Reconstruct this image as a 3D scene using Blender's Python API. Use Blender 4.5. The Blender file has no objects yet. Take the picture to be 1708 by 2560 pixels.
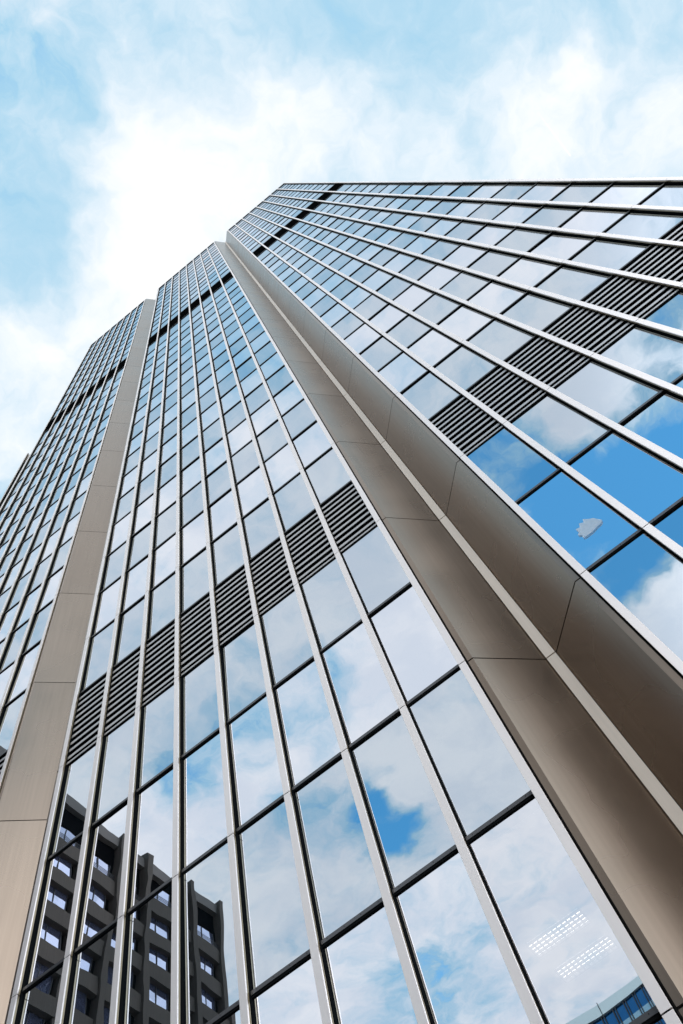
import bpy, math, random
from mathutils import Vector, Matrix
random.seed(7)
scene = bpy.context.scene
COL = scene.collection
rad = math.radians

# ------------------------------------------------------------------ camera
EYE = Vector((1.4486, -9.9830, 1.6))
RIGHT = Vector((0.784491, 0.591597, -0.185975))
DOWN = Vector((-0.612988, 0.694337, -0.377018))
FWD = Vector((-0.093914, 0.409768, 0.907343))
cd = bpy.data.cameras.new('camera')
cam = bpy.data.objects.new('camera', cd)
COL.objects.link(cam)
m = Matrix((RIGHT, -DOWN, -FWD)).transposed().to_4x4()
m.translation = EYE
cam.matrix_world = m
cd.sensor_fit = 'VERTICAL'
cd.sensor_height = 36.0
cd.lens = 1973.09 / 2560 * 36.0
cd.clip_start = 0.1
cd.clip_end = 6000
scene.camera = cam

# ------------------------------------------------------------------ colour management
scene.view_settings.view_transform = 'Standard'
scene.view_settings.look = 'None'
scene.view_settings.exposure = 0.48
scene.view_settings.gamma = 1.0

# ------------------------------------------------------------------ sun
SUN = Vector((0.45, 0.62, 0.66)).normalized()
sl = bpy.data.lights.new('sun', 'SUN')
sl.energy = 2.5
sl.angle = rad(6)
sl.color = (1.0, 0.95, 0.88)
so = bpy.data.objects.new('sun', sl)
so.rotation_euler = SUN.to_track_quat('Z', 'Y').to_euler()
so.location = (60, -60, 200)
COL.objects.link(so)

# ------------------------------------------------------------------ sky with clouds
world = bpy.data.worlds.new('World')
scene.world = world
world.use_nodes = True
nt = world.node_tree
nt.nodes.clear()
N, L = nt.nodes, nt.links


def nd(kind, **kw):
    n = N.new(kind)
    for k, v in kw.items():
        setattr(n, k, v)
    return n


def put(sock, v):
    if hasattr(v, 'is_output'):
        L.new(v, sock)
    else:
        sock.default_value = v


def mth(op, a, b=0.0, c=0.0, clamp=False):
    n = nd('ShaderNodeMath', operation=op, use_clamp=clamp)
    put(n.inputs[0], a); put(n.inputs[1], b); put(n.inputs[2], c)
    return n.outputs[0]


def vmt(op, a, b=None, out=0):
    n = nd('ShaderNodeVectorMath', operation=op)
    put(n.inputs[0], a)
    if b is not None:
        put(n.inputs[1], b)
    return n.outputs[out]


def wnoise(vec, scale, detail, rough=0.55, dist=0.0, out=0):
    n = nd('ShaderNodeTexNoise', noise_dimensions='3D')
    put(n.inputs['Vector'], vec)
    n.inputs['Scale'].default_value = scale
    n.inputs['Detail'].default_value = detail
    n.inputs['Roughness'].default_value = rough
    n.inputs['Distortion'].default_value = dist
    return n.outputs[out]


def ramp(x, a, b, lo=0.0, hi=1.0, smooth=True):
    n = nd('ShaderNodeMapRange', interpolation_type='SMOOTHSTEP' if smooth else 'LINEAR')
    put(n.inputs['Value'], x)
    n.inputs['From Min'].default_value = a
    n.inputs['From Max'].default_value = b
    n.inputs['To Min'].default_value = lo
    n.inputs['To Max'].default_value = hi
    return n.outputs['Result']


def cmix(f, a, b):
    n = nd('ShaderNodeMix', data_type='RGBA')
    put(n.inputs[0], f); put(n.inputs[6], a); put(n.inputs[7], b)
    return n.outputs[2]


tc = nd('ShaderNodeTexCoord')
sep = nd('ShaderNodeSeparateXYZ')
L.new(tc.outputs['Generated'], sep.inputs[0])
zz = mth('MAXIMUM', sep.outputs[2], 0.03)
comb = nd('ShaderNodeCombineXYZ')
L.new(mth('DIVIDE', sep.outputs[0], zz), comb.inputs[0])
L.new(mth('DIVIDE', sep.outputs[1], zz), comb.inputs[1])
uv = comb.outputs[0]                       # where the view ray meets a flat cloud deck of height 1
w1 = vmt('SUBTRACT', wnoise(uv, 5.0, 4, 0.6, out=1), (0.5, 0.5, 0.5))
warp = vmt('ADD', uv, vmt('MULTIPLY', w1, (0.16, 0.16, 0.0)))
w2 = vmt('SUBTRACT', wnoise(uv, 16.0, 4, 0.6, out=1), (0.5, 0.5, 0.5))
warp = vmt('ADD', warp, vmt('MULTIPLY', w2, (0.045, 0.045, 0.0)))

# cloud banks (positive) and clear gaps (negative): u, v, radius, amount
BANKS = [
    (-0.36, 0.10, 0.08, .36), (-0.25, 0.06, 0.07, .36), (-0.10, 0.05, 0.10, .42), (0.00, 0.01, 0.09, .45),
    (0.00, -0.06, 0.045, .2), (0.11, 0.03, 0.08, .32), (0.20, 0.09, 0.07, .34), (0.35, 0.21, 0.10, .38),
    (0.49, 0.30, 0.12, .32), (0.45, 0.19, 0.04, .18), (0.14, -0.02, 0.035, .1), (0.04, -0.10, 0.035, .1), (0.25, 0.045, 0.03, .12),
    (-0.12, -0.09, 0.07, -.16), (-0.065, -0.18, 0.05, -.08), (-0.19, -0.02, 0.06, -.16), (0.26, 0.0, 0.05, -.12),
    (0.36, 0.05, 0.06, -.14), (0.49, 0.13, 0.05, -.1), (0.58, 0.2, 0.05, -.08), (-0.02, -0.13, 0.03, -.08),
    (0.20, -0.70, 0.10, -.60), (0.31, -0.69, 0.09, -.56), (0.12, -0.655, 0.06, -.6), (0.24, -0.81, 0.08, -.5),
    (0.15, -0.86, 0.07, -.42), (-0.37, -0.90, 0.045, -.75), (-0.385, -0.99, 0.05, -.75), (-0.40, -0.64, 0.08, -.38),
    (-0.54, -0.66, 0.07, -.35), (-0.55, -1.35, 0.13, -.4), (0.08, -0.50, 0.08, -.42), (0.16, -0.54, 0.05, -.3),
    (-0.26, -0.68, 0.05, -.35), (-0.46, -0.84, 0.08, -.3), (0.28, -0.52, 0.07, .3), (-0.29, -0.91, 0.05, .5),
    (-0.20, -0.97, 0.09, .4), (0.20, -0.99, 0.09, .4), (-0.12, -0.70, 0.09, .3), (0.46, -0.50, 0.12, -.25), (0.40, -0.80, 0.12, -.6),
]
total = None
for (u, v, r, a) in BANKS:
    d = vmt('DISTANCE', warp, (u, v, 0.0), out=1)
    q = mth('DIVIDE', d, r)
    e = mth('MULTIPLY', mth('POWER', 2.718, mth('MULTIPLY', mth('MULTIPLY', q, q), -1.0)), a)
    total = e if total is None else mth('ADD', total, e)
fine = wnoise(warp, 9.0, 8, 0.6)
broad = wnoise(vmt('ADD', uv, (3.7, 1.2, 0.0)), 3.2, 4, 0.55)
south = ramp(mth('MULTIPLY', mth('DIVIDE', sep.outputs[1], zz), -1.0), 0.06, 0.36)   # the deck thickens away from overhead
f = mth('ADD', total, mth('MULTIPLY', mth('SUBTRACT', fine, 0.5), 0.85))
f = mth('ADD', f, mth('MULTIPLY', mth('SUBTRACT', broad, 0.5), 0.3))
vein = wnoise(vmt('ADD', warp, (1.3, 7.7, 0.0)), 20.0, 7, 0.62)
f = mth('ADD', f, mth('MULTIPLY', mth('SUBTRACT', vein, 0.5), 0.45))
f = mth('ADD', f, mth('MULTIPLY_ADD', south, 0.50, 0.255))
f = mth('ADD', mth('MULTIPLY', mth('SUBTRACT', f, 0.6), mth('MULTIPLY_ADD', south, 0.35, 1.0)), 0.6)
dens = ramp(f, 0.0, 0.92)
veil = mth('MULTIPLY_ADD', south, -0.345, 0.40)
dens = mth('ADD', mth('MULTIPLY', dens, mth('SUBTRACT', 1.0, veil)), veil)
# thin condensation trail
td = vmt('SUBTRACT', uv, (0.3955, 0.225, 0.0))
along = vmt('DOT_PRODUCT', td, (0.143, 0.9897, 0.0), out=1)
across = vmt('DOT_PRODUCT', td, (0.9897, -0.143, 0.0), out=1)
trail = mth('MULTIPLY', ramp(mth('ABSOLUTE', across), 0.0003, 0.0014, 1.0, 0.0), ramp(along, -0.045, 0.035))
trail = mth('MULTIPLY', trail, ramp(along, 0.036, 0.039, 0.45, 0.0))
dens = mth('MAXIMUM', dens, mth('ADD', dens, mth('MULTIPLY', trail, 0.35)), clamp=True)

sky = nd('ShaderNodeTexSky', sky_type='NISHITA', sun_disc=False)
sky.sun_elevation = math.asin(SUN.z)
sky.sun_rotation = math.atan2(SUN.x, SUN.y)
sky.air_density = 1.0
sky.dust_density = 0.4
sky.ozone_density = 1.6
cgrey = ramp(wnoise(vmt('ADD', warp, (9.1, 4.3, 0.0)), 6.0, 6, 0.6), 0.35, 0.65)
cgrey = mth('MULTIPLY', cgrey, south)
cloud = cmix(cgrey, (5.0, 5.05, 5.15, 1), (4.15, 4.4, 4.75, 1))
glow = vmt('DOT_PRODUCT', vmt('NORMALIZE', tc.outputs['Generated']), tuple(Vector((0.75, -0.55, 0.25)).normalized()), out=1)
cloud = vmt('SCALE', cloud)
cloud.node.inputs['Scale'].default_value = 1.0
L.new(ramp(glow, 0.62, 1.0, 1.0, 3.4), cloud.node.inputs['Scale'])  # extra cloud brightness added low right behind the camera, to light the panels
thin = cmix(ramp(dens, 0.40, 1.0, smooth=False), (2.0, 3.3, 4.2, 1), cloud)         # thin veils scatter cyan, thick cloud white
skycol = vmt('MULTIPLY', sky.outputs[0], (0.42, 1.65, 1.85))
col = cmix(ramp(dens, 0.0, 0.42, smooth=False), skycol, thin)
bg = nd('ShaderNodeBackground')
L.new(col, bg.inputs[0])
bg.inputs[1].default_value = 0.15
wo = nd('ShaderNodeOutputWorld')
L.new(bg.outputs[0], wo.inputs[0])


# ------------------------------------------------------------------ materials
def material(name, base, rough=0.5, metal=0.0, spec=0.5, noise=None, bump=None):
    mt = bpy.data.materials.new(name)
    mt.use_nodes = True
    t = mt.node_tree
    b = t.nodes['Principled BSDF']
    b.inputs['Base Color'].default_value = (*base, 1)
    b.inputs['Roughness'].default_value = rough
    b.inputs['Metallic'].default_value = metal
    b.inputs['Specular IOR Level'].default_value = spec
    co = t.nodes.new('ShaderNodeTexCoord')
    if noise:
        sc, amt = noise
        n = t.nodes.new('ShaderNodeTexNoise')
        n.inputs['Scale'].default_value = sc
        n.inputs['Detail'].default_value = 2
        t.links.new(co.outputs['Object'], n.inputs['Vector'])
        mx = t.nodes.new('ShaderNodeMix'); mx.data_type = 'RGBA'
        mx.inputs[6].default_value = (*[c * (1 - amt) for c in base], 1)
        mx.inputs[7].default_value = (*[min(1, c * (1 + amt)) for c in base], 1)
        t.links.new(n.outputs[0], mx.inputs[0])
        t.links.new(mx.outputs[2], b.inputs['Base Color'])
        rr = t.nodes.new('ShaderNodeMapRange')
        rr.inputs['To Min'].default_value = max(0, rough - 0.08)
        rr.inputs['To Max'].default_value = rough + 0.08
        t.links.new(n.outputs[0], rr.inputs['Value'])
        t.links.new(rr.outputs[0], b.inputs['Roughness'])
    if bump:
        sc, dist = bump
        n = t.nodes.new('ShaderNodeTexNoise')
        n.inputs['Scale'].default_value = sc
        n.inputs['Detail'].default_value = 1
        t.links.new(co.outputs['Object'], n.inputs['Vector'])
        bp = t.nodes.new('ShaderNodeBump')
        bp.inputs['Strength'].default_value = 1.0
        bp.inputs['Distance'].default_value = dist
        t.links.new(n.outputs[0], bp.inputs['Height'])
        t.links.new(bp.outputs[0], b.inputs['Normal'])
    return mt


def glass(name, tint, base, inner, wave=0.004, clear=False):
    """coated glazing: a mirror film over a dark room (or, if clear, over what stands behind it)"""
    mt = bpy.data.materials.new(name)
    mt.use_nodes = True
    t = mt.node_tree
    t.nodes.remove(t.nodes['Principled BSDF'])
    out = t.nodes['Material Output']
    gl = t.nodes.new('ShaderNodeBsdfGlossy')
    gl.inputs['Roughness'].default_value = 0.0
    gl.inputs['Color'].default_value = (*tint, 1)
    if clear:
        di = t.nodes.new('ShaderNodeBsdfTransparent')
        di.inputs['Color'].default_value = (0.9, 0.95, 0.95, 1)
    else:
        di = t.nodes.new('ShaderNodeBsdfDiffuse')
        di.inputs['Color'].default_value = (*inner, 1)
    co = t.nodes.new('ShaderNodeTexCoord')
    n = t.nodes.new('ShaderNodeTexNoise')
    n.inputs['Scale'].default_value = 0.55
    n.inputs['Detail'].default_value = 1.5
    t.links.new(co.outputs['Object'], n.inputs['Vector'])
    bp = t.nodes.new('ShaderNodeBump')
    bp.inputs['Strength'].default_value = 1.0
    bp.inputs['Distance'].default_value = wave
    t.links.new(n.outputs[0], bp.inputs['Height'])
    t.links.new(bp.outputs[0], gl.inputs['Normal'])
    lw = t.nodes.new('ShaderNodeLayerWeight')
    lw.inputs['Blend'].default_value = 0.35
    mr = t.nodes.new('ShaderNodeMapRange')
    mr.inputs['To Min'].default_value = base
    mr.inputs['To Max'].default_value = min(1.0, base + 0.22)
    t.links.new(lw.outputs['Fresnel'], mr.inputs['Value'])
    mx = t.nodes.new('ShaderNodeMixShader')
    t.links.new(mr.outputs[0], mx.inputs[0])
    t.links.new(di.outputs[0], mx.inputs[1])
    t.links.new(gl.outputs[0], mx.inputs[2])
    t.links.new(mx.outputs[0], out.inputs[0])
    return mt


M = {
    'alu': material('pale_aluminium', (0.96, 0.89, 0.855), 0.5, 0.75, noise=(0.9, 0.03)),
    'groove': material('bronze_groove', (0.32, 0.275, 0.195), 0.35, 0.8),
    'black': material('black_gasket', (0.008, 0.009, 0.010), 0.5, spec=0.15),
    'rail': material('dark_rail', (0.11, 0.11, 0.115), 0.32, 0.6, noise=(6, 0.1)),
    'screw': material('screw_head', (0.008, 0.008, 0.008), 0.5),
    'slat': material('louvre_blade', (0.52, 0.51, 0.505), 0.4, 0.6, noise=(2, 0.06)),
    'cavity': material('louvre_cavity', (0.006, 0.006, 0.007), 0.8),
    'panel': material('taupe_metal_panel', (0.295, 0.232, 0.182), 0.28, 0.95, noise=(0.45, 0.03), bump=(0.35, 0.003)),
    'spine': material('taupe_metal_strip', (0.78, 0.67, 0.56), 0.42, 0.3, noise=(0.5, 0.03)),
    'core': material('dark_backing', (0.03, 0.028, 0.026), 0.8),
    'glass': glass('mirror_glass_pale', (0.83, 0.87, 0.94), 0.84, (0.003, 0.006, 0.009)),
    'glass2': glass('mirror_glass_grey', (0.67, 0.74, 0.815), 0.80, (0.008, 0.014, 0.018)),
    'glassc': glass('mirror_glass_clear', (0.83, 0.87, 0.94), 0.78, (0, 0, 0), clear=True),
    'paving': material('plaza_stone', (0.22, 0.21, 0.20), 0.8, noise=(0.4, 0.15)),
    'ceil': material('ceiling_tile', (0.55, 0.55, 0.54), 0.9),
    'concrete': material('brown_concrete', (0.10, 0.082, 0.068), 0.85, noise=(0.6, 0.14), bump=(6, 0.01)),
    'concrete2': material('pale_concrete', (0.20, 0.18, 0.165), 0.85, noise=(0.6, 0.12)),
    'void': material('dark_reveal', (0.007, 0.007, 0.008), 0.8),
    'pane': glass('window_pane_blue', (0.62, 0.68, 0.86), 0.42, (0.11, 0.12, 0.19), wave=0.012),
    'frame': material('window_frame', (0.05, 0.05, 0.055), 0.5),
    'teal': material('teal_fascia', (0.50, 0.60, 0.62), 0.4, 0.2),
    'blue': glass('deep_blue_glass', (0.06, 0.22, 0.45), 0.6, (0.004, 0.03, 0.09), wave=0.02),
    'umber': material('added_tower_umber', (0.05, 0.038, 0.03), 0.85, noise=(0.8, 0.2)),
    'smoked': material('added_tower_glass', (0.012, 0.012, 0.013), 0.1),
    'paleblue': glass('pale_blue_glass', (0.50, 0.66, 0.74), 0.6, (0.15, 0.25, 0.3), wave=0.01),
    'fin': material('steel_fin', (0.03, 0.035, 0.04), 0.4, 0.4),
    'tape': material('old_adhesive', (0.80, 0.92, 0.96), 0.7, noise=(14, 0.2)),
}


def weather(mt, streak, vary):
    """rain streaks down the sheet and a slight tone change from sheet to sheet"""
    t = mt.node_tree
    b = t.nodes['Principled BSDF']
    src = b.inputs['Base Color'].links[0].from_socket
    co = t.nodes.new('ShaderNodeTexCoord')
    mp = t.nodes.new('ShaderNodeMapping')
    mp.inputs['Scale'].default_value = (14, 14, 0.35)
    t.links.new(co.outputs['Object'], mp.inputs['Vector'])
    n = t.nodes.new('ShaderNodeTexNoise')
    n.inputs['Scale'].default_value = 1.0
    n.inputs['Detail'].default_value = 1.5
    t.links.new(mp.outputs[0], n.inputs['Vector'])
    oi = t.nodes.new('ShaderNodeObjectInfo')
    a = t.nodes.new('ShaderNodeMapRange')
    a.inputs['To Min'].default_value = 1 - streak; a.inputs['To Max'].default_value = 1 + streak
    t.links.new(n.outputs[0], a.inputs['Value'])
    c = t.nodes.new('ShaderNodeMapRange')
    c.inputs['To Min'].default_value = 1 - vary; c.inputs['To Max'].default_value = 1 + vary
    t.links.new(oi.outputs['Random'], c.inputs['Value'])
    p = t.nodes.new('ShaderNodeMath'); p.operation = 'MULTIPLY'
    t.links.new(a.outputs[0], p.inputs[0]); t.links.new(c.outputs[0], p.inputs[1])
    v = t.nodes.new('ShaderNodeVectorMath'); v.operation = 'SCALE'
    t.links.new(src, v.inputs[0]); t.links.new(p.outputs[0], v.inputs['Scale'])
    t.links.new(v.outputs[0], b.inputs['Base Color'])


weather(M['panel'], 0.10, 0.05)
weather(M['spine'], 0.08, 0.04)
weather(M['alu'], 0.035, 0.02)
weather(M['concrete'], 0.22, 0.10)
for k in ('black', 'void', 'cavity'):                  # matt surfaces without any sheen
    t = M[k].node_tree
    d = t.nodes.new('ShaderNodeBsdfDiffuse')
    d.inputs['Color'].default_value = t.nodes['Principled BSDF'].inputs['Base Color'].default_value
    t.links.new(d.outputs[0], t.nodes['Material Output'].inputs[0])
t = M['tape'].node_tree                                # thin, half see-through film
mx = t.nodes.new('ShaderNodeMixShader'); tr = t.nodes.new('ShaderNodeBsdfTransparent')
mx.inputs[0].default_value = 0.5
t.links.new(t.nodes['Principled BSDF'].outputs[0], mx.inputs[1]); t.links.new(tr.outputs[0], mx.inputs[2])
t.links.new(mx.outputs[0], t.nodes['Material Output'].inputs[0])
lamp = bpy.data.materials.new('lamp_diffuser')
lamp.use_nodes = True
_b = lamp.node_tree.nodes['Principled BSDF']
_b.inputs['Emission Color'].default_value = (1.0, 0.93, 0.84, 1)
_b.inputs['Emission Strength'].default_value = 3.6
M['lamp'] = lamp


# ------------------------------------------------------------------ mesh helpers
class MB:
    def __init__(self):
        self.v, self.f, self.mi, self.mats = [], [], [], []

    def mat(self, k):
        if k not in self.mats:
            self.mats.append(k)
        return self.mats.index(k)

    def poly(self, pts, k):
        b = len(self.v)
        self.v += [tuple(p) for p in pts]
        self.f.append(tuple(range(b, b + len(pts))))
        self.mi.append(self.mat(k))

    def box(self, x0, x1, y0, y1, z0, z1, k):
        b = len(self.v)
        self.v += [(x, y, z) for z in (z0, z1) for y in (y0, y1) for x in (x0, x1)]
        for q in ((0, 2, 3, 1), (4, 5, 7, 6), (0, 1, 5, 4), (2, 6, 7, 3), (0, 4, 6, 2), (1, 3, 7, 5)):
            self.f.append(tuple(b + i for i in q))
            self.mi.append(self.mat(k))

    def prism(self, outline, z0, z1, k):
        """vertical prism over a counter-clockwise plan outline"""
        n = len(outline)
        b = len(self.v)
        self.v += [(x, y, z0) for x, y in outline] + [(x, y, z1) for x, y in outline]
        i = self.mat(k)
        self.f.append(tuple(b + j for j in reversed(range(n)))); self.mi.append(i)
        self.f.append(tuple(b + n + j for j in range(n))); self.mi.append(i)
        for j in range(n):
            h = (j + 1) % n
            self.f.append((b + j, b + h, b + n + h, b + n + j)); self.mi.append(i)

    def folded(self, line, t, z0, z1, k):
        """folded sheet of thickness t behind the plan polyline (behind = left of its direction)"""
        off = []
        for i, p in enumerate(line):
            a = line[max(i - 1, 0)]; c = line[min(i + 1, len(line) - 1)]
            ns = []
            for s, e in ((a, p), (p, c)):
                dx, dy = e[0] - s[0], e[1] - s[1]
                l = math.hypot(dx, dy)
                if l > 1e-9:
                    ns.append((-dy / l, dx / l))
            nx = sum(q[0] for q in ns) / len(ns); ny = sum(q[1] for q in ns) / len(ns)
            s = nx * nx + ny * ny
            off.append((p[0] + nx * t / s, p[1] + ny * t / s))
        for i in range(len(line) - 1):
            self.prism([line[i], line[i + 1], off[i + 1], off[i]], z0, z1, k)

    def build(self, name, parent=None, loc=(0, 0, 0)):
        me = bpy.data.meshes.new(name)
        me.from_pydata(self.v, [], self.f)
        for k in self.mats:
            me.materials.append(M[k])
        me.polygons.foreach_set('material_index', self.mi)
        me.update()
        o = bpy.data.objects.new(name, me)
        o.location = loc
        COL.objects.link(o)
        if parent is not None:
            o.parent = parent
        return o


def thing(name, label, cat, loc=(0, 0, 0), group=None):
    o = bpy.data.objects.new(name, None)
    o.location = loc
    COL.objects.link(o)
    o['label'] = label
    o['category'] = cat
    if group:
        o['group'] = group
    return o


# ------------------------------------------------------------------ ground
g = MB(); g.poly([(-1500, -1500, 0), (1500, -1500, 0), (1500, 1500, 0), (-1500, 1500, 0)], 'paving')
o = g.build('ground'); o['kind'] = 'structure'

# ------------------------------------------------------------------ the tower
U = 7.3334                       # two storeys
Z0 = 1.6 + 5.4085                # height of joint level 0
W = 1.5                          # mullion spacing
GAP = 2.99
TOPU = 18.345
GY = 0.16                        # glass plane behind the mullion faces


def zl(u):
    return Z0 + u * U


ROOF = zl(TOPU)
LIFT = 0.14                      # glazing bars sit above the joints of the mullion caps
LOW = [-0.95, -0.5] + [i * 0.5 for i in range(0, 22)] + [11.14]
HIGH = [11.86 + 0.5 * i for i in range(0, 13)] + [TOPU - 0.0]
HIGH[-1] = TOPU
ROWS = []                        # (u0, u1, kind)
for a, b in zip(LOW, LOW[1:]):
    ROWS.append((a, b, 'louvre' if abs(a - 2.0) < 1e-6 else ('pale' if abs(a - math.floor(a)) < 0.01 else 'grey')))
ROWS.append((11.14, 11.86, 'louvre'))
for i, (a, b) in enumerate(zip(HIGH, HIGH[1:])):
    ROWS.append((a, b, 'grey' if i % 2 == 0 else 'pale'))
JOINTS = [-0.955] + [float(i) for i in range(0, 12)] + [12.36 + i for i in range(0, 6)] + [TOPU]

BAYS = [(0.0 - 8 * W, 8), (GAP, 8), (-16 * W - GAP, 8)]          # middle, right, left: x of first mullion, cells

tower = thing('office_tower', 'tall mirror-glass office tower with pale vertical mullions and folded metal recesses', 'building', (0, 0, 0))


def seen(p):
    d = Vector(p) - EYE
    c = d.dot(FWD)
    if c <= 0.1:
        return None
    return (854 + 1973.09 * d.dot(RIGHT) / c, 1280 + 1973.09 * d.dot(DOWN) / c)


def seen_area(x0, x1, z0, z1):
    q = [seen((x, GY, z)) for x, z in ((x0, z0), (x1, z0), (x1, z1), (x0, z1))]
    if any(p is None for p in q):
        return 0
    q = [(min(max(a, 0), 1708), min(max(b, 0), 2560)) for a, b in q]
    return abs(sum(q[i][0] * q[(i + 1) % 4][1] - q[(i + 1) % 4][0] * q[i][1] for i in range(4))) / 2


# mullions -------------------------------------------------------------
JG = 0.011


def mullion_mesh(x, zbot, ztop, joints, y=0.0):
    b = MB()
    lv = [zbot] + [z for z in joints if zbot + 0.3 < z < ztop - 0.3] + [ztop]
    for z0, z1 in zip(lv, lv[1:]):
        a = z0 + (JG if z0 > zbot else 0); c = z1 - (JG if z1 < ztop else 0)
        h, e = 0.0775, 0.0015
        b.prism([(x - h, y + e), (x - h + e, y), (x + h - e, y), (x + h, y + e), (x + h, y + 0.030), (x - h, y + 0.030)], a, c, 'alu')
        b.box(x - 0.062, x + 0.062, y + 0.030, y + 0.072, a, c, 'groove')
        b.box(x - 0.070, x + 0.070, y + 0.072, y + 0.086, a, c, 'groove')
    b.box(x - 0.050, x + 0.050, y + 0.086, y + 0.105, zbot, ztop, 'black')
    b.box(x - 0.082, x + 0.082, y + 0.105, y + GY + 0.006, zbot, ztop, 'black')
    b.box(x - 0.040, x + 0.040, y + 0.008, y + 0.086, zbot + 0.01, ztop - 0.01, 'black')
    return b


ZJ = [zl(u) for u in JOINTS]
for bx, n in BAYS:
    for k in range(n + 1):
        mullion_mesh(bx + k * W, 0.0, ROOF + 0.05, ZJ).build('mullion', tower)


# windows --------------------------------------------------------------
def window_pane(b, x0, x1, z0, z1, kind, y=GY, single=False):
    s = rad(0.2)
    rx, rz = random.gauss(0, s), random.gauss(0, s)
    xc, zc = (x0 + x1) / 2, (z0 + z1) / 2
    pts = [(x, y + (z - zc) * rx + (x - xc) * rz, z) for x, z in ((x0, z0), (x1, z0), (x1, z1), (x0, z1))]
    b.poly(pts, kind)
    if not single:
        bk = [(p[0], p[1] + 0.014, p[2]) for p in pts]
        for i in range(4):
            j = (i + 1) % 4
            b.poly([pts[j], pts[i], bk[i], bk[j]], kind)
        b.poly(list(reversed(bk)), 'core')


def transom(b, x0, x1, z, y=GY, screws=True, mat='rail'):
    b.box(x0 + 0.084, x1 - 0.084, y - 0.045, y + 0.012, z - 0.032, z + 0.045, mat)
    b.box(x0 + 0.086, x1 - 0.086, y - 0.030, y + 0.010, z - 0.075, z - 0.032, 'black')
    if screws:
        for fx in (0.10, 0.37, 0.63, 0.90):
            cx, cz, r = x0 + 0.084 + fx * (W - 0.168), z + 0.008, 0.0095
            ring = [(cx + r * math.cos(a), y - 0.0475, cz + r * math.sin(a)) for a in [i * math.pi / 4 for i in range(8)]]
            b.poly(ring, 'screw')
            bk = [(p[0], y - 0.045, p[2]) for p in ring]
            for i in range(8):
                b.poly([ring[i], ring[(i + 1) % 8], bk[(i + 1) % 8], bk[i]], 'screw')


cells = []
for bi, (bx, n) in enumerate(BAYS):
    for c in range(n):
        x0, x1 = bx + c * W, bx + (c + 1) * W
        for (u0, u1, kind) in ROWS:
            cells.append((seen_area(x0, x1, zl(u0), zl(u1)), bi, c, x0, x1, u0, u1, kind))
glazed = sorted([c for c in cells if c[7] != 'louvre'], key=lambda c: -c[0])
near = set(id(c) for c in glazed[:100])
rest = MB()
for cell in glazed:
    area, bi, c, x0, x1, u0, u1, kind = cell
    clear = (bi == 0 and c == 7 and u0 == 0.0)
    key = 'glassc' if clear else ('glass' if kind == 'pale' else 'glass2')
    z0, z1 = zl(u0) + LIFT, min(zl(u1) + LIFT, ROOF - 0.1)
    if id(cell) in near:
        b = MB(); window_pane(b, x0 + 0.05, x1 - 0.05, z0, z1, key, single=clear)
        w = b.build('window', tower)
        b = MB(); transom(b, x0, x1, z0)
        b.build('transom', w)
        if bi == 1 and c == 0 and u0 == 1.0:
            random.seed(3)
            b = MB()
            edge = [(3.559, 15.812), (3.655, 15.781), (3.694, 15.91), (3.782, 15.843), (3.821, 15.951), (3.912, 15.83), (3.986, 15.761), (4.073, 15.526), (4.011, 15.46), (3.889, 15.441), (3.753, 15.399), (3.606, 15.396), (3.53, 15.42), (3.56, 15.511), (3.499, 15.604), (3.566, 15.662)]
            fr = [(a, GY - 0.030, q) for a, q in edge]
            b.poly(list(reversed(fr)), 'tape')
            bk = [(p[0], GY - 0.006, p[2]) for p in fr]
            for i in range(len(fr)):
                j = (i + 1) % len(fr)
                b.poly([fr[i], fr[j], bk[j], bk[i]], 'tape')
            st = b.build('adhesive_patch', w)
            st['label'] = 'pale ragged patch of old adhesive stuck on the blue pane'
            random.seed(11)
    else:
        window_pane(rest, x0 + 0.05, x1 - 0.05, z0, z1, key, single=True)
        if area > 0:
            transom(rest, x0, x1, z0, screws=(area > 1500))
rest = rest.build('window_wall', tower)
rest['kind'] = 'stuff'

# louvres --------------------------------------------------------------
for cell in cells:
    area, bi, c, x0, x1, u0, u1, kind = cell
    if kind != 'louvre':
        continue
    z0, z1 = zl(u0) + LIFT, zl(u1) + LIFT
    b = MB()
    a0, a1 = x0 + 0.084, x1 - 0.084
    b.box(a0 - 0.03, a1 + 0.03, 0.37, 0.39, z0, z1, 'cavity')
    b.box(a0 - 0.03, a0, GY, 0.37, z0, z1, 'cavity')
    b.box(a1, a1 + 0.03, GY, 0.37, z0, z1, 'cavity')
    b.box(a0, a1, GY, 0.37, z1 - 0.12, z1 - 0.09, 'cavity')
    transom(b, x0, x1, z0, screws=(u0 < 5), mat='slat' if u0 < 5 else 'rail')
    dark = u0 > 5
    n = 10 if not dark else 17
    p = (z1 - z0 - 0.29) / n
    for i in range(n):
        zb = z0 + 0.20 + i * p
        h = p * (0.36 if not dark else 0.28)
        # bent blade: upright face with an inward sloping lower leg
        b.box(a0, a1, GY - 0.045, GY - 0.033, zb, zb + h, 'slat' if not dark else 'black')
        b.poly([(a0, GY - 0.033, zb + h), (a1, GY - 0.033, zb + h), (a1, 0.34, zb + h + p * 0.30), (a0, 0.34, zb + h + p * 0.30)], 'cavity')
    b.build('louvre', tower)


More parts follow.
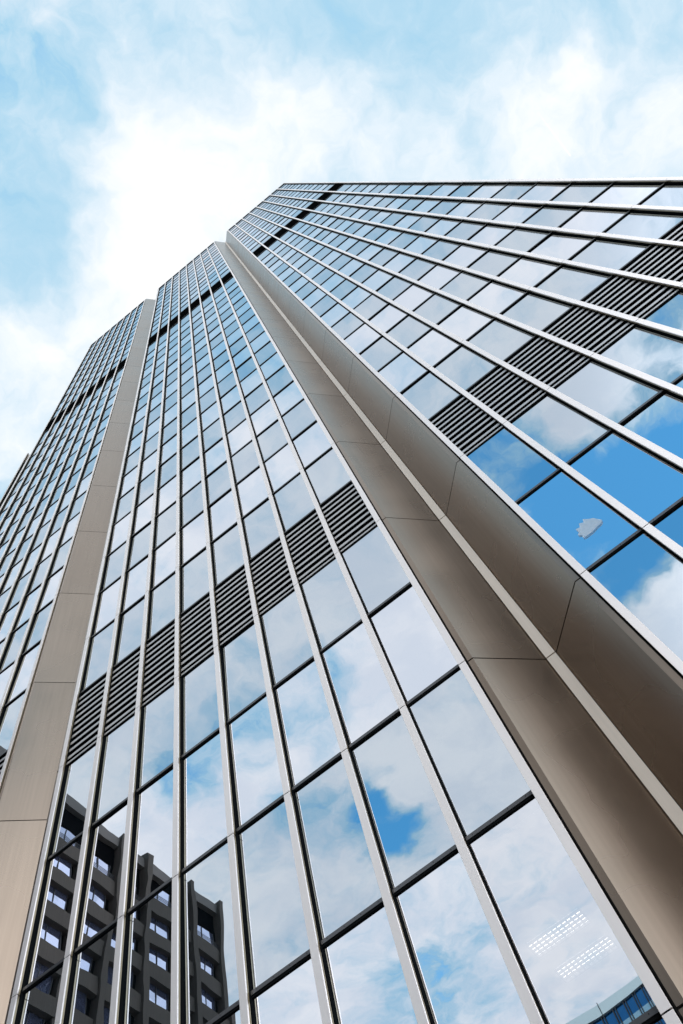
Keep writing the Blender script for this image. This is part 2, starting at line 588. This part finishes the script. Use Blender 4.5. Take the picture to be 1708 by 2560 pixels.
# folded recesses between the bays --------------------------------------
def notch(xl, full=True):
    """xl = x of the mullion on the left of the recess"""
    lv = [z for z in ZJ]
    lv[-1] = ROOF
    lv[0] = 0.0
    jg = 0.018
    back = MB()
    o_ = [(xl + 0.02, 0.135), (xl + 0.26, 0.135), (xl + 1.40, 1.285), (xl + 1.59, 1.285), (xl + 2.73, 0.135), (xl + 2.97, 0.135), (xl + 2.97, 1.6), (xl + 0.02, 1.6)]
    back.prism(o_[:4] + [(xl + 1.59, 1.6), (xl + 0.02, 1.6)], 0, ROOF - 0.06, 'core')
    back.prism([(xl + 1.59, 1.285)] + o_[4:7] + [(xl + 1.59, 1.6)], 0, ROOF - 0.06, 'core')
    back.build('backing_wall', tower)
    for z0, z1 in zip(lv, lv[1:]):
        a, c = z0 + jg, z1 - jg
        b = MB(); b.folded([(xl + 0.115, 0.07), (xl + 0.235, 0.07), (xl + 1.372, 1.215)], 0.03, a, c, 'panel')
        b.build('cladding_panel', tower)
        b = MB(); b.folded([(xl + 1.618, 1.215), (xl + 2.755, 0.07), (xl + 2.875, 0.07)], 0.03, a, c, 'panel')
        b.build('cladding_panel', tower)
        b = MB(); b.box(xl + 1.385, xl + 1.605, 1.19, 1.25, a, c, 'spine')
        b.build('corner_strip', tower)


notch(0.0)
notch(-8 * W - GAP)
# the recess beyond the left bay, one folded sheet
b = MB()
xl = -16 * W - 2 * GAP
b.folded([(xl + 1.4, 1.2), (xl + 1.6, 1.2), (xl + 2.755, 0.07), (xl + 2.87, 0.07)], 0.03, 0, ROOF, 'spine')
b.build('side_return', tower)

# body behind the skin ---------------------------------------------------
XL, XR = -16 * W - GAP - 0.06, GAP + 8 * W + 0.04
b = MB()
zr0, zr1 = zl(0.0) - 0.35, zl(0.5) - 0.02      # the storey whose room can be seen into
for (x0, x1) in ((XL + 0.05, -8 * W - GAP + 0.0), (-8 * W, -6.0), (GAP, XR - 0.05)):
    b.box(x0, x1, 0.40, 1.595, 0, ROOF - 0.05, 'core')
b.box(-6.0, -0.02, 0.40, 1.595, 0, zr0, 'core')
b.box(-6.0, -0.02, 0.40, 1.595, zr1, ROOF - 0.05, 'core')
b.box(XL + 0.05, XR - 0.05, 1.6, 30, 0, zr0, 'core')
b.box(XL + 0.05, XR - 0.05, 1.6, 30, zr1, ROOF - 0.05, 'core')
b.box(XL + 0.05, -6.0, 1.6, 30, zr0, zr1, 'core')
b.box(0.02, XR - 0.05, 1.6, 30, zr0, zr1, 'core')
b.box(-6.0, 0.02, 7.0, 30, zr0, zr1, 'core')
b.build('structural_core', tower)
b = MB()
b.box(XR - 0.05, XR, 0.14, 30, 0, ROOF, 'spine')
b.box(XL, XL + 0.05, 0.14, 30, 0, ROOF, 'spine')
b.build('side_wall', tower)
b = MB()
for bx, n in BAYS:
    for k in range(n):
        b.box(bx + k * W + 0.08, bx + (k + 1) * W - 0.08, 0.05, 0.40, ROOF - 0.10, ROOF - 0.01, 'rail')
b.box(XL, XR, 1.6, 30, ROOF - 0.045, ROOF + 0.02, 'rail')
b.build('roof', tower)
# ceiling of the storey behind the clear pane
CZ = 1.6 + 8.9
b = MB()
b.box(-5.98, -0.03, 0.20, 1.58, CZ, CZ + 0.05, 'ceil')
b.box(-5.98, 0.0, 1.60, 6.95, CZ, CZ + 0.05, 'ceil')
b.build('office_ceiling', tower)

# stepped-back wing at the far left
b = MB()
wz = 1.6 + 106.9
b.box(-36.6, XL - 0.02, 3.3, 28, 0, wz, 'core')
b.box(-36.82, -36.74, 3.0, 28, 0, wz, 'spine')
b.build('wing_wall', tower)
wing = MB()
for k in range(4):
    x0 = -36.70 + k * W
    for (u0, u1, kind) in ROWS:
        if zl(u1) < wz:
            window_pane(wing, x0 + 0.05, x0 + W - 0.05, zl(u0), zl(u1), 'glass' if kind == 'pale' else 'glass2', y=3.19, single=True)
            transom(wing, x0, x0 + W, zl(u0), y=3.19, screws=False)
ww = wing.build('wing_glazing', tower)
ww['kind'] = 'stuff'
for k in range(5):
    mullion_mesh(-36.70 + k * W, 0, wz, ZJ, y=3.0).build('mullion', tower)

# ------------------------------------------------------------------ office lights behind the clear pane
for i, (x0, x1, y0, y1) in enumerate(((-1.88, -0.78, 2.56, 2.98), (-1.86, -0.74, 3.54, 3.96))):
    lab = ('gridded fluorescent office light on the ceiling, next to the window glass',
           'gridded fluorescent office light on the ceiling, farther in from the window glass')[i]
    t = thing('ceiling_light', lab, 'light', ((x0 + x1) / 2, (y0 + y1) / 2, CZ - 0.07), 'office ceiling lights')
    hx, hy = (x1 - x0) / 2, (y1 - y0) / 2
    b = MB()
    b.box(-hx, hx, -hy, hy, 0.060, 0.069, 'ceil')
    b.build('housing', t)
    b = MB(); b.box(-hx + 0.02, hx - 0.02, -hy + 0.02, hy - 0.02, 0.045, 0.058, 'lamp'); b.build('diffuser', t)
    b = MB()
    nx, ny = 11, 4
    for k in range(nx + 1):
        x = -hx + 2 * hx * k / nx
        b.box(x - 0.012, x + 0.012, -hy, hy, 0.004, 0.042, 'frame')
    for k in range(ny + 1):
        y = -hy + 2 * hy * k / ny
        b.box(-hx, hx, y - 0.014, y + 0.014, 0.0, 0.040, 'frame')
    b.build('grille', t)

# ------------------------------------------------------------------ concrete office block across the street (seen as a reflection)
blk = thing('office_block', 'brown concrete office block with pilasters and punched windows, mirrored in the glass', 'building', (-40.2, 0, 0))
H = 61.6
Y0, Y1 = -44.1, -8.0
b = MB()
b.box(-18, -0.9, Y0 + 0.3, Y1 - 0.3, 0, H - 0.6, 'concrete')
b.box(-18, -0.3, Y0 + 0.2, Y1 - 0.2, H - 1.3, H - 0.2, 'concrete2')
b.build('wall', blk)
FL = 3.3
PIL = [-44.0, -39.9, -32.5, -28.3, -20.8, -16.6, -9.1, -5.0]
b = MB()
b.box(-0.95, -0.80, Y0 + 0.2, Y1 - 0.2, 0, H - 1.3, 'void')
b.build('reveal', blk)
for f in range(0, 18):
    z = H - 5.6 - (f + 1) * FL
    if z < 0:
        break
    b = MB()
    for a, c in zip(PIL, PIL[1:]):
        b.box(-0.79, -0.12, a + 0.30, c - 0.30, z + 1.92, z + FL - 0.012, 'concrete')
    b.build('spandrel_band', blk)
b = MB()
for a, c in zip(PIL, PIL[1:]):
    for k in range(5):
        b.box(-0.30, -0.26, a + 0.3, c - 0.3, H - 5.58 + k * 0.16, H - 5.54 + k * 0.16, 'frame')
b.build('railing', blk)
for y in PIL:
    b = MB()
    b.box(-0.9, 0.12, y - 0.29, y + 0.29, 0, H + 0.25, 'concrete')
    b.build('pilaster', blk)
for f in range(-1, 17):
    z = H - 5.6 - (f + 1) * FL
    if z < 0.4:
        break
    for a, c in zip(PIL, PIL[1:]):
        n = 2 if c - a > 6 else 1
        w_ = (c - a - 0.6) / n
        for k in range(n):
            y0 = a + 0.3 + k * w_
            y1 = y0 + w_
            p = 0.55
            b = MB()
            if f >= 0 and n == 2 and k == 0:
                b.box(-0.78, -0.2, y1 - 0.25, y1 + 0.25, z + 0.004, z + 1.915, 'concrete')
            ym = y0 + p + (w_ - 2 * p) * 0.60
            for q in (y0 + p + 0.04, ym, y1 - p - 0.04):
                b.box(-0.66, -0.58, q - 0.035, q + 0.035, z + 0.08, z + 1.9, 'frame')
            b.box(-0.66, -0.56, y0 + p, y1 - p, z + 0.0, z + 0.075, 'concrete2')
            w = b.build('window', blk)
            b = MB()
            s = random.gauss(0, 0.014)
            t = random.gauss(0, 0.02)
            b.poly([(-0.64 + s + t, y0 + p, z), (-0.64 - s + t, y1 - p, z), (-0.64 - s - t, y1 - p, z + 1.92), (-0.64 + s - t, y0 + p, z + 1.92)], 'pane')
            b.build('pane', w)

# ------------------------------------------------------------------ blue glass tower far across the street (seen as a reflection)
bt = thing('glass_tower', 'blue glass tower with a pale roof fascia and paired fins, mirrored at the lower corner', 'building', (0, -126, 0))
HB = 81.6
X0, X1 = -95.6, 30  # left end lengthened out of view to darken low reflections in the panels
b = MB(); b.box(X0, X1, -24, -0.3, 0, HB - 0.5, 'fin'); b.build('wall', bt)
b = MB(); b.box(X0 - 0.2, X1 + 0.2, -24, 0.5, HB - 1.5, HB, 'teal')
for k in range(13):
    b.box(X0 + 9.1 * (k + .5) - 0.05, X0 + 9.1 * (k + .5) + 0.05, 0.5, 0.56, HB - 1.5, HB + 0.25, 'fin')
b.build('roof_fascia', bt)
z = HB - 1.5
k = 0
while z > 3:
    b = MB(); b.box(X0, X1, -0.29, 0, z - 2.35, z, 'blue'); b.build('glass_band', bt)
    b = MB(); b.box(X0, X1, -0.29, 0.05, z - 4.2, z - 2.36, 'paleblue'); b.build('pale_band', bt)
    z -= 4.25
b = MB()
x = X0 + 0.5
while x < X1:
    b.box(x, x + 0.16, 0.06, 0.4, 2, HB - 1.6, 'fin'); b.box(x + 0.45, x + 0.61, 0.06, 0.4, 2, HB - 1.6, 'fin')
    x += 2.1
fo = b.build('fin_screen', bt)

# ------------------------------------------------------------------ added dark slab straight across the street, unseen, to darken the metal recess
dt = thing('added_shade_tower', 'unseen dark brown slab added straight across from the metal recess to darken its reflections', 'building', (1.4, -50, 0))
HT = 82.0
b = MB()
b.box(-8.5, 8.5, -14, -0.4, 0, HT - 0.4, 'void')
b.box(-8.4, 8.4, -13.9, -0.5, HT - 0.3, HT, 'umber')
b.build('wall', dt)
for f in range(0, 24):
    z = 2.5 + f * 3.3
    b = MB()
    b.box(-8.6, 8.6, -0.39, 0.0, z + 1.7, z + 3.28, 'umber')
    b.build('spandrel_band', dt)
    b = MB()
    b.poly([(-8.4, -0.30, z), (8.4, -0.30, z), (8.4, -0.30, z + 1.68), (-8.4, -0.30, z + 1.68)][::-1], 'smoked')
    for k in range(13):
        b.box(-8.4 + k * 1.4 - 0.04, -8.4 + k * 1.4 + 0.04, -0.29, -0.2, z + 0.01, z + 1.67, 'frame')
    b.build('window', dt)
